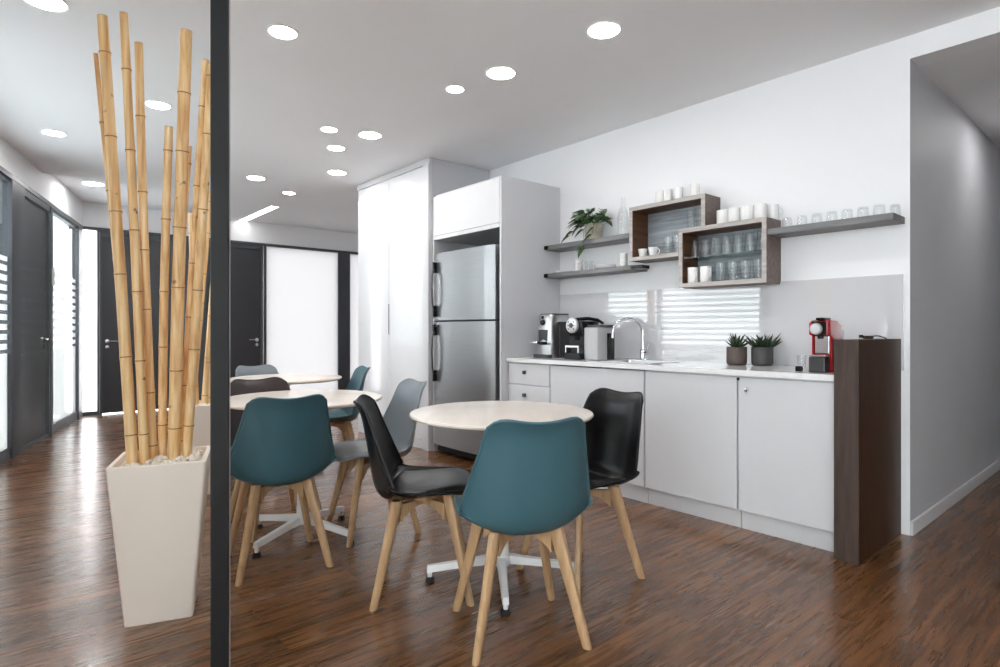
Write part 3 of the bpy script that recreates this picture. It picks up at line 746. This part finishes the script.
for a in ((-.135, -.125, .0505, .105), (-.012, -.002, .0505, .105), (-.125, -.012, .092, .105)): box(b, a[0], a[1], -.128, -.118, a[2], a[3], bev=.001)
obj('cup_rail', b, M['chrome'], t)
b = bmn(); lathe(b, [(0, 0), (.012, 0), (.009, -.03), (0, -.03)], 14, (-.085, -.07, .175), False); obj('spout', b, M['black'], t, smooth=40)

# red one
t = empty('coffee_machine', (-1.248, 3.385, .9005)); tag(t, 'small glossy red pod coffee machine against the walnut panel', 'coffee machine')
b = bmn(); prof = [(-.085, .195), (-.085, .262), (-.05, .275), (.05, .272), (.105, .250), (.118, .20), (.118, 0), (-.03, 0), (-.03, .195)]
loft(b, [[(x, y, z) for y, z in prof] for x in (-.052, .044)])
bmesh.ops.bevel(b, geom=[e for e in b.edges if abs(e.verts[0].co.x - e.verts[1].co.x) < .001], offset=.008, segments=3, affect='EDGES', profile=.5)
obj('body', b, M['red'], t, smooth=40)
b = bmn(); lathe(b, [(0, -.016), (.024, -.014), (.031, -.006), (.032, 0), (0, 0)], 30, (-.014, -.0865, .228), False, 'Y'); obj('face_disc', b, M['silver'], t, smooth=40)
obj('front_mask', B(-.036, .036, -.0862, -.0852, .196, .266), M['black'], t)
obj('lever', B(-.022, .022, -.075, .02, .2745, .288, bev=.005), M['black'], t)
b = B(-.038, .034, -.0425, -.0305, .098, .190, bev=.002); obj('splash_plate', b, M['chrome'], t)
obj('side_trim', B(-.051, -.042, -.045, -.0305, .055, .192), M['red'], t)
obj('cup_stand', B(-.044, .034, -.095, -.031, .082, .092, bev=.002), M['chrome'], t)
obj('drip_tray', B(-.048, .034, -.10, -.031, 0, .080, bev=.006), M['darksteel'], t)
obj('water_tank', B(-.04, .04, .1185, .155, .01, .225, bev=.008), M['shelfglass'], t)
b = bmn(); lathe(b, [(0, 0), (.010, 0), (.008, -.02), (0, -.02)], 14, (-.008, -.06, .195), False); obj('spout', b, M['black'], t, smooth=40)
# small tumbler and block in front
glass(-1.350, 3.335, .90, .024, .085, 'small clear glass standing left of the red coffee machine', None, name='drinking_glass')
o = obj('coffee_capsule_box', B(-.016, .016, -.012, .012, 0, .028, bev=.002), M['black'], loc=(-1.343, 3.285, .9005)); tag(o, 'tiny black box at the foot of the red coffee machine', 'box')
# little steel dish on the walnut panel
t = empty('steel_dish', (-1.068, 3.46, 1.0755), .6); tag(t, 'small steel dish with dark handle lying on top of the walnut panel', 'dish')
b = bmn(); lathe(b, [(0, 0), (.022, 0), (.028, .018), (.0275, .0185), (.021, .002), (0, .002)], 24, cap=False); obj('bowl', b, M['chrome'], t, smooth=50)
obj('handle', tube(bmn(), [(.026, 0, .016), (.05, 0, .016), (.085, .0, .004)], .003, 8), M['black'], t)
obj('knob', B(-.042, -.024, -.008, .008, .006, .022, bev=.003), M['black'], t)

# ------------------------------------------------------------------ chairs
PR = [  # s, y, z, half width, edge lift
    (0.00, .232, .430, .172, .000), (.05, .212, .446, .199, .008), (.15, .140, .446, .218, .020), (.28, .040, .428, .233, .042),
    (.38, -.050, .412, .241, .062), (.46, -.118, .406, .246, .082), (.53, -.168, .418, .248, .097), (.59, -.197, .452, .247, .102),
    (.66, -.214, .520, .237, .093), (.75, -.228, .608, .216, .073), (.84, -.242, .692, .195, .053), (.92, -.257, .765, .178, .040), (.97, -.272, .806, .167, .030), (1.0, -.286, .830, .155, .022)]
def prs(s):
    s = max(0, min(1, s))
    for i in range(len(PR) - 1):
        if s <= PR[i + 1][0]: break
    p0, p1, p2, p3 = PR[max(i - 1, 0)], PR[i], PR[i + 1], PR[min(i + 2, len(PR) - 1)]
    t = (s - p1[0]) / (p2[0] - p1[0]); out = []
    for k in range(1, 5):
        m1 = (p2[k] - p0[k]) / (p2[0] - p0[0]) * (p2[0] - p1[0]); m2 = (p3[k] - p1[k]) / (p3[0] - p1[0]) * (p2[0] - p1[0])
        out.append((2 * t**3 - 3 * t**2 + 1) * p1[k] + (t**3 - 2 * t**2 + t) * m1 + (-2 * t**3 + 3 * t**2) * p2[k] + (t**3 - t**2) * m2)
    return out
def shell_pt(u, s, off=0.):
    y, z, hw, li = prs(s); y2, z2, _, _ = prs(min(1, s + .012)); y1, z1, _, _ = prs(max(0, s - .012))
    ty, tz = y2 - y1, z2 - z1; ln = math.hypot(ty, tz); ty /= ln; tz /= ln
    ny, nz = tz, -ty       # inner side: up on the seat, forward on the back
    a = abs(u); l = li * a ** 2.3 + off
    # back top dips in the middle
    dip = -.014 * (1 - min(1, a * 1.15) ** 2) * max(0, (s - .9) / .1)
    return Vector((hw * u * (1 - .02 * a), y + ny * l, z + nz * l + dip))
def smap(u, t):
    a = abs(u); lo = .035 * a ** 5; hi = 1 - .055 * a ** 7
    return lo + (hi - lo) * t
def shell_bm(nu=24, nv=44, th=.009):
    b = bmn(); g = [[b.verts.new(shell_pt(-1 + 2 * i / nu, smap(-1 + 2 * i / nu, j / nv))) for i in range(nu + 1)] for j in range(nv + 1)]
    h = [[b.verts.new(shell_pt(-1 + 2 * i / nu, smap(-1 + 2 * i / nu, j / nv), -th)) for i in range(nu + 1)] for j in range(nv + 1)]
    for j in range(nv):
        for i in range(nu):
            b.faces.new((g[j][i], g[j][i + 1], g[j + 1][i + 1], g[j + 1][i])); b.faces.new((h[j][i], h[j + 1][i], h[j + 1][i + 1], h[j][i + 1]))
    for j in range(nv):
        b.faces.new((g[j][0], g[j + 1][0], h[j + 1][0], h[j][0])); b.faces.new((g[j][nu], h[j][nu], h[j + 1][nu], g[j + 1][nu]))
    for i in range(nu):
        b.faces.new((g[0][i], h[0][i], h[0][i + 1], g[0][i + 1])); b.faces.new((g[nv][i], g[nv][i + 1], h[nv][i + 1], h[nv][i]))
    return b
def pad_bm(nu=20, nv=24):
    b = bmn()
    def hgt(u, t): return .004 + .026 * (max(0, 1 - abs(u) ** 5)) ** .6 * (max(0, 1 - abs(2 * t - 1) ** 6)) ** .6
    def sv(u, t):
        a = abs(u); lo = .045 + .03 * a ** 4; hi = .525 - .10 * a ** 3
        return lo + (hi - lo) * t
    g = [[b.verts.new(shell_pt(.86 * (-1 + 2 * i / nu), sv(-1 + 2 * i / nu, j / nv), hgt(-1 + 2 * i / nu, j / nv))) for i in range(nu + 1)] for j in range(nv + 1)]
    h = [[b.verts.new(shell_pt(.86 * (-1 + 2 * i / nu), sv(-1 + 2 * i / nu, j / nv), .0008)) for i in range(nu + 1)] for j in range(nv + 1)]
    for j in range(nv):
        for i in range(nu):
            b.faces.new((g[j][i], g[j][i + 1], g[j + 1][i + 1], g[j + 1][i])); b.faces.new((h[j][i], h[j + 1][i], h[j + 1][i + 1], h[j][i + 1]))
    for j in range(nv):
        b.faces.new((g[j][0], g[j + 1][0], h[j + 1][0], h[j][0])); b.faces.new((g[j][nu], h[j][nu], h[j + 1][nu], g[j + 1][nu]))
    for i in range(nu):
        b.faces.new((g[0][i], h[0][i], h[0][i + 1], g[0][i + 1])); b.faces.new((g[nv][i], g[nv][i + 1], h[nv][i + 1], h[nv][i]))
    return b
def rim_bm():
    pts = []
    for j in range(45): pts.append(shell_pt(-1, smap(-1, j / 44), -.0045))
    for i in range(1, 24): pts.append(shell_pt(-1 + i / 12, smap(-1 + i / 12, 1), -.0045))
    for j in range(44, -1, -1): pts.append(shell_pt(1, smap(1, j / 44), -.0045))
    return tube(bmn(), pts, .0065, 8)
def leg_bm(sx, sy):
    f = Vector((.200 * sx, .195 * sy, 0)); tp = Vector((.112 * sx, .105 * sy, .433 if sy > 0 else .411))
    rd = Vector((sx, sy, 0)).normalized(); tn = Vector((-sy, sx, 0)).normalized()
    rings = []
    for t_, a, w in ((0, .0155, .0125), (.03, .0165, .0135), (.5, .0205, .0155), (.85, .0265, .0170), (1, .0275, .0175)):
        p = f.lerp(tp, t_); ring = []
        for k in range(12):
            an = 2 * PI * k / 12; cx, sn = math.cos(an), math.sin(an)
            q = 1 / (abs(cx) ** 3 + abs(sn) ** 3) ** (1 / 3)
            v = p + rd * cx * q * a + tn * sn * q * w; v.z = p.z; ring.append(v)
        rings.append(ring)
    return loft(bmn(), rings)
def cross_bm():
    b = bmn()
    for sx, sy in ((1, 1), (1, -1)):
        d = Vector((.112 * sx, .105 * sy, 0)); Ld = d.length; d.normalize(); n_ = Vector((-d.y, d.x, 0))
        rings = []
        for k in range(17):
            q = -1 + 2 * k / 16; x = d * Ld * .93 * q
            zt = .391; zb = .391 - (.022 + .052 * abs(q) ** 3.)
            zo = .0006 if sx == sy else 0
            rings.append([x + n_ * .0125 + Vector((0, 0, zb)), x + n_ * .0125 + Vector((0, 0, zt + zo)), x - n_ * .0125 + Vector((0, 0, zt + zo)), x - n_ * .0125 + Vector((0, 0, zb))])
        loft(b, rings)
    lathe(b, [(0, .389), (.055, .389), (.055, .4025), (0, .4025)], 20, cap=False)
    return b
me_cache = {}
def cached(name, key, fn, m, par, smooth=40):
    if key not in me_cache:
        o = obj(name, fn(), m, par, smooth=smooth); me_cache[key] = o.data; return o
    me = me_cache[key]
    if me.materials[0] is not m: me = me.copy(); me.materials[0] = m
    o = bpy.data.objects.new(name, me); COL.objects.link(o); o.parent = par; return o
def chair(x, y, f, col, label, group):
    t = empty('dining_chair', (x, y, 0), math.atan2(-f[0], f[1])); tag(t, label, 'chair', group)
    cached('seat_shell', 'shell', shell_bm, M[col], t, 60)
    cached('seat_cushion', 'pad', pad_bm, M[col + 'pad'], t, 60)
    cached('rim', 'rim', rim_bm, M[col], t, 60)
    fr = cached('leg_frame', 'cross', cross_bm, M['beech'], t, 30)
    for sx in (-1, 1):
        for sy in (-1, 1):
            cached('leg', ('leg', sx, sy), lambda: leg_bm(sx, sy), M['beech'], t, 35)
    return t
G1, G2, G3 = 'chairs around the nearest table', 'chairs around the middle table', 'chairs around the farthest table'
chair(-1.632, 1.497, (-.89, .45), 'teal', 'teal shell chair, nearest of all, turned back-on at the front table', G1)
chair(-2.170, 1.430, (.57, .82), 'black', 'black shell chair seen from the side left of the front table', G1)
chair(-1.815, 2.050, (-.10, -1), 'black', 'black shell chair in front of the white cabinets, beyond the front table', G1)
chair(-2.868, 1.050, (-.985, .17), 'teal', 'teal shell chair seen from behind at the middle table beside the black post', G2)
chair(-2.985, 1.625, (-.16, -.98), 'grey', 'grey shell chair with glossy back between the front and middle tables', G2)
chair(-3.42, 1.235, (1, .05), 'brown', 'dark brown shell chair facing the camera across the middle table', G2)
chair(-4.380, 2.02, (-.25, -.97), 'teal', 'teal shell chair in front of the tall white cupboard', G3)
chair(-4.80, 1.70, (.99, .15), 'grey', 'grey shell chair beyond the dark brown one at the farthest table', G3)

# ------------------------------------------------------------------ tables
def table(x, y, rz, r, label, n_foot=.332):
    t = empty('round_table', (x, y, 0), rz); tag(t, label, 'table', 'round cafe tables')
    b = bmn(); lathe(b, [(0, .734), (r - .03, .734), (r - .006, .740), (r, .748), (r - .003, .755), (r - .010, .757), (0, .757)], 72, cap=False)
    obj('table_top', b, M['tabletop'], t, smooth=30)
    b = bmn(); lathe(b, [(0, .10), (.036, .10), (.033, .14), (.030, .20), (.030, .69), (.036, .717), (.12, .724), (.12, .7335), (0, .7335)], 28, cap=False)
    obj('column', b, M['whitemetal'], t, smooth=35)
    b = bmn(); lathe(b, [(0, .075), (.040, .075), (.045, .09), (.042, .115), (.036, .125), (0, .125)], 28, cap=False); obj('hub', b, M['whitemetal'], t, smooth=35)
    for k in range(4):
        a = k * PI / 2; d = Vector((math.cos(a), math.sin(a), 0)); s = Vector((-d.y, d.x, 0)); rings = []
        for q, w, z0, z1 in ((.025, .024, .082, .118), (.10, .020, .074, .106), (.22, .017, .060, .088), (n_foot - .016, .015, .046, .075), (n_foot, .0135, .044, .073)):
            c_ = d * q
            rings.append([c_ + s * w + Vector((0, 0, z0)), c_ + s * w * .7 + Vector((0, 0, z1)), c_ - s * w * .7 + Vector((0, 0, z1)), c_ - s * w + Vector((0, 0, z0))])
        f = obj('foot', loft(bmn(), rings), M['whitemetal'], t)
        b = bmn(); lathe(b, [(0, .022), (.010, .022), (.012, .05), (0, .05)], 14, (d.x * (n_foot - .012), d.y * (n_foot - .012), 0), False)
        obj('foot_post', b, M['whitemetal'], f, smooth=40)
        b = bmn(); lathe(b, [(0, 0), (.019, 0), (.021, .006), (.017, .022), (0, .024)], 18, (d.x * (n_foot - .012), d.y * (n_foot - .012), 0), False)
        obj('glide', b, M['rubber'], f, smooth=40)
    return t
table(-1.993, 1.729, math.radians(-38), .409, 'round white table nearest the camera, between teal and black chairs')
table(-3.125, 1.280, math.radians(25), .425, 'round white table in the middle, behind the second teal chair')
table(-4.53, 1.72, math.radians(10), .42, 'round white table farthest back, before the frosted glass panel')

# ------------------------------------------------------------------ planters with bamboo
def planter(x, y, rz, tw, bw, h, label):
    t = empty('planter', (x, y, 0), rz); tag(t, label, 'planter', 'tall square planters')
    def sq(a, z): return rr(a, a, .012, z, 3)
    b = loft(bmn(), [sq(bw, 0), sq(bw + (tw - bw) * .02, .004), sq(tw, h - .004), sq(tw - .002, h), sq(tw - .016, h), sq(tw - .018, h - .026), sq(tw - .03, h - .03)], cap=False)
    vs = b.verts[:]; b.faces.new(vs[:16]); b.faces.new(vs[-16:])
    obj('pot', b, M['planter'], t, smooth=30)
    return t
def pebbles(x, y, rz, hw, z, label, seed, n=170):
    q = random.Random(seed); b = bmn()
    for k in range(n):
        s = q.uniform(.008, .015); u, v = q.uniform(-1, 1) * (hw - s), q.uniform(-1, 1) * (hw - s)
        m_ = Matrix.Translation((u, v, q.uniform(0.006, .024))) @ Euler((q.uniform(0, 3), q.uniform(0, 3), 0)).to_matrix().to_4x4() @ Matrix.Diagonal((s * 1.25, s, s * .75, 1))
        bmesh.ops.create_icosphere(b, subdivisions=1, radius=1, matrix=m_)
    o = obj('pebbles', b, M['pebble'], loc=(x, y, z), rot=(0, 0, rz), smooth=180)
    tag(o, label, 'pebbles', kind='stuff'); return o
AX = math.radians(-18)
PZ = .586
planter(-2.675, .520, AX, .166, .115, .615, 'tall tapered cream planter in the foreground left of the black post')
pebbles(-2.675, .520, AX, .142, PZ + .001, 'white pebbles filling the foreground planter around the bamboo', 2)
planter(-4.47, 1.095, AX, .166, .115, .615, 'tapered cream planter half hidden behind the black post, farther back')
pebbles(-4.47, 1.095, AX, .142, PZ + .001, 'white pebbles in the farther planter behind the black post', 4, 120)
def bamboo(p0, p1, r, seed, label, group='bamboo poles in the planters'):
    """p0, p1: foot and top of the culm"""
    q = random.Random(seed); p0 = Vector(p0); p1 = Vector(p1); d = p1 - p0; Ln = d.length
    o = empty('bamboo_pole', p0); tag(o, label, 'bamboo', group)
    side_ = Vector((d.y, -d.x, 0)); side_ = side_.normalized() if side_.length > 1e-3 else Vector((1, 0, 0))
    k_ = q.uniform(-.006, .006)
    def at(t): return d * t + side_ * k_ * math.sin(PI * t) + Vector((0, 0, 0))
    nodes = []; s = q.uniform(.05, .15)
    while s < Ln - .03: nodes.append(s); s += q.uniform(.21, .33)
    st = sorted({0., Ln} | {Ln * i / 14 for i in range(15)} | {max(0, n_ + e_) for n_ in nodes for e_ in (-.012, -.003, .003, .012)})
    pts = []; rad = []
    for s in st:
        pts.append(at(s / Ln)); bump = 0
        for n_ in nodes:
            if abs(s - n_) < .004: bump = .0016
            elif abs(s - n_) < .013: bump = .0003
        rad.append(r * (1.06 - .12 * s / Ln) + bump)
    obj('culm', tube(bmn(), pts, rad, 16), M['bamboo'], o, smooth=60)
    b = bmn()
    for n_ in nodes:
        rr_ = r * (1.06 - .12 * n_ / Ln) + .0023
        tube(b, [at((n_ - .0022) / Ln), at((n_ + .0022) / Ln)], rr_, 16)
    obj('node_rings', b, M['node'], o)
    b = bmn(); tube(b, [at(1) , at(1) + d.normalized() * .0015], r * .93, 16)
    obj('cut_end', b, M['cut'], o)
    return o
ZB = PZ + .012
BL = [  # foot xy, top xy, top z, radius, label
    ((-2.655, .412), (-2.690, .318), 2.318, .0195, 'thick bamboo pole, tallest of those leaning left in the near planter'),
    ((-2.647, .4505), (-2.640, .380), 2.330, .0160, 'slim bamboo pole with the highest tip, second from left in front'),
    ((-2.690, .488), (-2.615, .425), 2.222, .0155, 'bamboo pole third from left, leaning slightly left in the near planter'),
    ((-2.704, .522), (-2.535, .512), 1.900, .0155, 'short bamboo pole crossing behind the thick upright one'),
    ((-2.650, .553), (-2.480, .560), 2.262, .0225, 'thick upright yellow-green bamboo pole in the middle of the near planter'),
    ((-2.636, .5955), (-2.405, .632), 2.128, .0170, 'bamboo pole leaning right just beside the black post'),
    ((-2.718, .594), (-2.440, .618), 2.155, .0125, 'thin bamboo pole leaning right behind the thick upright one'),
    ((-2.765, .560), (-2.62, .604), 1.863, .0095, 'thinnest short bamboo pole at the back of the near planter'),
    ((-2.736, .430), (-2.720, .300), 2.180, .0090, 'very thin bamboo pole peeping out left of the thick leaning one'),
]
for i, (f0, t0, z1, r, lab) in enumerate(BL):
    bamboo((f0[0], f0[1], ZB), (t0[0], t0[1], z1), r, 20 + i, lab)
for i, (f0, t0, z1, r, lab) in enumerate([
    ((-4.47, 1.05), (-4.49, 1.17), 2.10, .017, 'bamboo pole seen left of the black post in the far planter'),
    ((-4.42, 1.11), (-4.40, 1.22), 2.26, .020, 'bamboo pole of the far planter mostly hidden by the black post'),
    ((-4.49, 1.15), (-4.38, 1.255), 2.12, .017, 'bamboo pole of the far planter whose tip shows right of the black post'),
    ((-4.53, 1.09), (-4.58, 1.06), 1.95, .014, 'bamboo pole leaning left in the far planter'),
]): bamboo((f0[0], f0[1], ZB), (t0[0], t0[1], z1), r, 40 + i, lab)

# ------------------------------------------------------------------ ceiling lights
LG = [(-3.628, .194, .085, 'above the top left corner beside the bamboo tips'), (-6.004, .38, .075, 'left of the bamboo, nearer the office wall'), (-4.773, .895, .075, 'seen between the bamboo poles'),
      (-3.166, 1.186, .07, 'just right of the black post'), (-2.021, 2.48, .082, 'largest, above the wall boxes side'), (-2.779, 2.407, .085, 'middle of the front three'),
      (-3.163, 2.334, .055, 'small one left of the middle one'), (-4.365, 2.354, .085, 'nearest the tall white cupboard'), (-4.46, 2.041, .060, 'topmost of the close group of three'),
      (-4.872, 2.294, .070, 'in the middle of the close group of three'), (-5.621, 2.658, .085, 'lowest of the close group of three'), (-6.382, 2.106, .085, 'far back above the dark doors'), (-6.826, 2.629, .065, 'farthest small one near the linear light')]
def downlight(x, y, z, r, label):
    t = empty('ceiling_light', (x, y, z)); tag(t, label, 'ceiling light', 'round recessed ceiling lights')
    b = bmn(); lathe(b, [(r, -.0005), (r + .012, -.0005), (r + .013, -.003), (r + .010, -.006), (r, -.004), (r, -.0005)], 40, cap=False); obj('trim_ring', b, M['whitemetal'], t, smooth=40)
    b = bmn(); lathe(b, [(0, -.0030), (r, -.0030), (r, -.0012), (0, -.0012)], 40, cap=False); obj('diffuser', b, M['light'], t)
for x, y, r, l in LG: downlight(x, y, CZ, r, 'round recessed ceiling light, ' + l)
downlight(-8.19, .88, CZ + .08, .10, 'round recessed ceiling light, in the recess above the left corner')
downlight(-.55, 5.2, 2.603, .08, 'round recessed ceiling light, in the corridor ceiling')
for x, y in ((.8, 2.2), (1.8, .2)): downlight(x, y, CZ, .08, 'added ceiling light out of view, overhead behind the camera')  # extra unseen lamps, added for brightness
t = empty('linear_light', (-8.72, 2.90, CZ + .08)); tag(t, 'long white linear ceiling light far back above the dark door', 'ceiling light')
obj('housing', B(-.70, .70, -.055, .055, -.010, -.0005, bev=.002), M['whitemetal'], t); obj('diffuser', B(-.69, .69, -.047, .047, -.0125, -.0101), M['tube'], t)
t = empty('air_vent', (-.62, 4.96, 2.603)); tag(t, 'grey square air vent in the corridor ceiling at the right edge', 'vent')
b = bmn()
for a in ((-.15, .15, -.15, -.125), (-.15, .15, .125, .15), (-.15, -.125, -.125, .125), (.125, .15, -.125, .125)): box(b, a[0], a[1], a[2], a[3], -.010, -.0005, bev=.001)
obj('frame', b, M['whitemetal'], t)
b = bmn()
for k in range(7): box(b, -.124, .124, -.115 + k * .034, -.098 + k * .034, -.008, -.003)
obj('slats', b, M['darksteel'], t)

# ------------------------------------------------------------------ daylight
w = bpy.data.worlds.new('daylight'); S.world = w; w.use_nodes = True
bg = w.node_tree.nodes['Background']; bg.inputs[0].default_value = (1, .985, .985, 1); bg.inputs[1].default_value = 7.0
def portal(loc, rot, sx, sy):
    l = bpy.data.lights.new('window_portal', 'AREA'); l.shape = 'RECTANGLE'; l.size = sx; l.size_y = sy; l.cycles.is_portal = True
    o = bpy.data.objects.new('window_portal', l); COL.objects.link(o); o.location = loc; o.rotation_euler = rot; return o
ml = Matrix.Translation(LO) @ Matrix.Rotation(LR, 4, 'Z')
for a, b_ in glz:
    p = ml @ Vector(((a + b_) / 2, -.10, HZ / 2)); portal(p, (PI / 2, 0, LR + PI), b_ - a + .05, HZ)
for a, b_ in ((.80, 1.05), (3.255, 4.463), (4.675, 6.0)):
    portal((EX - .1, (a + b_) / 2, 1.22), (PI / 2, 0, PI / 2 + PI), b_ - a + .05, 2.45)

S.view_settings.view_transform = 'Standard'; S.view_settings.look = 'None'; S.view_settings.exposure = 0.95; S.view_settings.gamma = 1
S.view_settings.use_curve_mapping = False
S.cycles.use_denoising = True
S.cycles.max_bounces = 12; S.cycles.diffuse_bounces = 6; S.cycles.glossy_bounces = 6; S.cycles.transparent_max_bounces = 24; S.cycles.transmission_bounces = 8
S.cycles.sample_clamp_indirect = 12
S.cycles.caustics_reflective = False; S.cycles.caustics_refractive = False
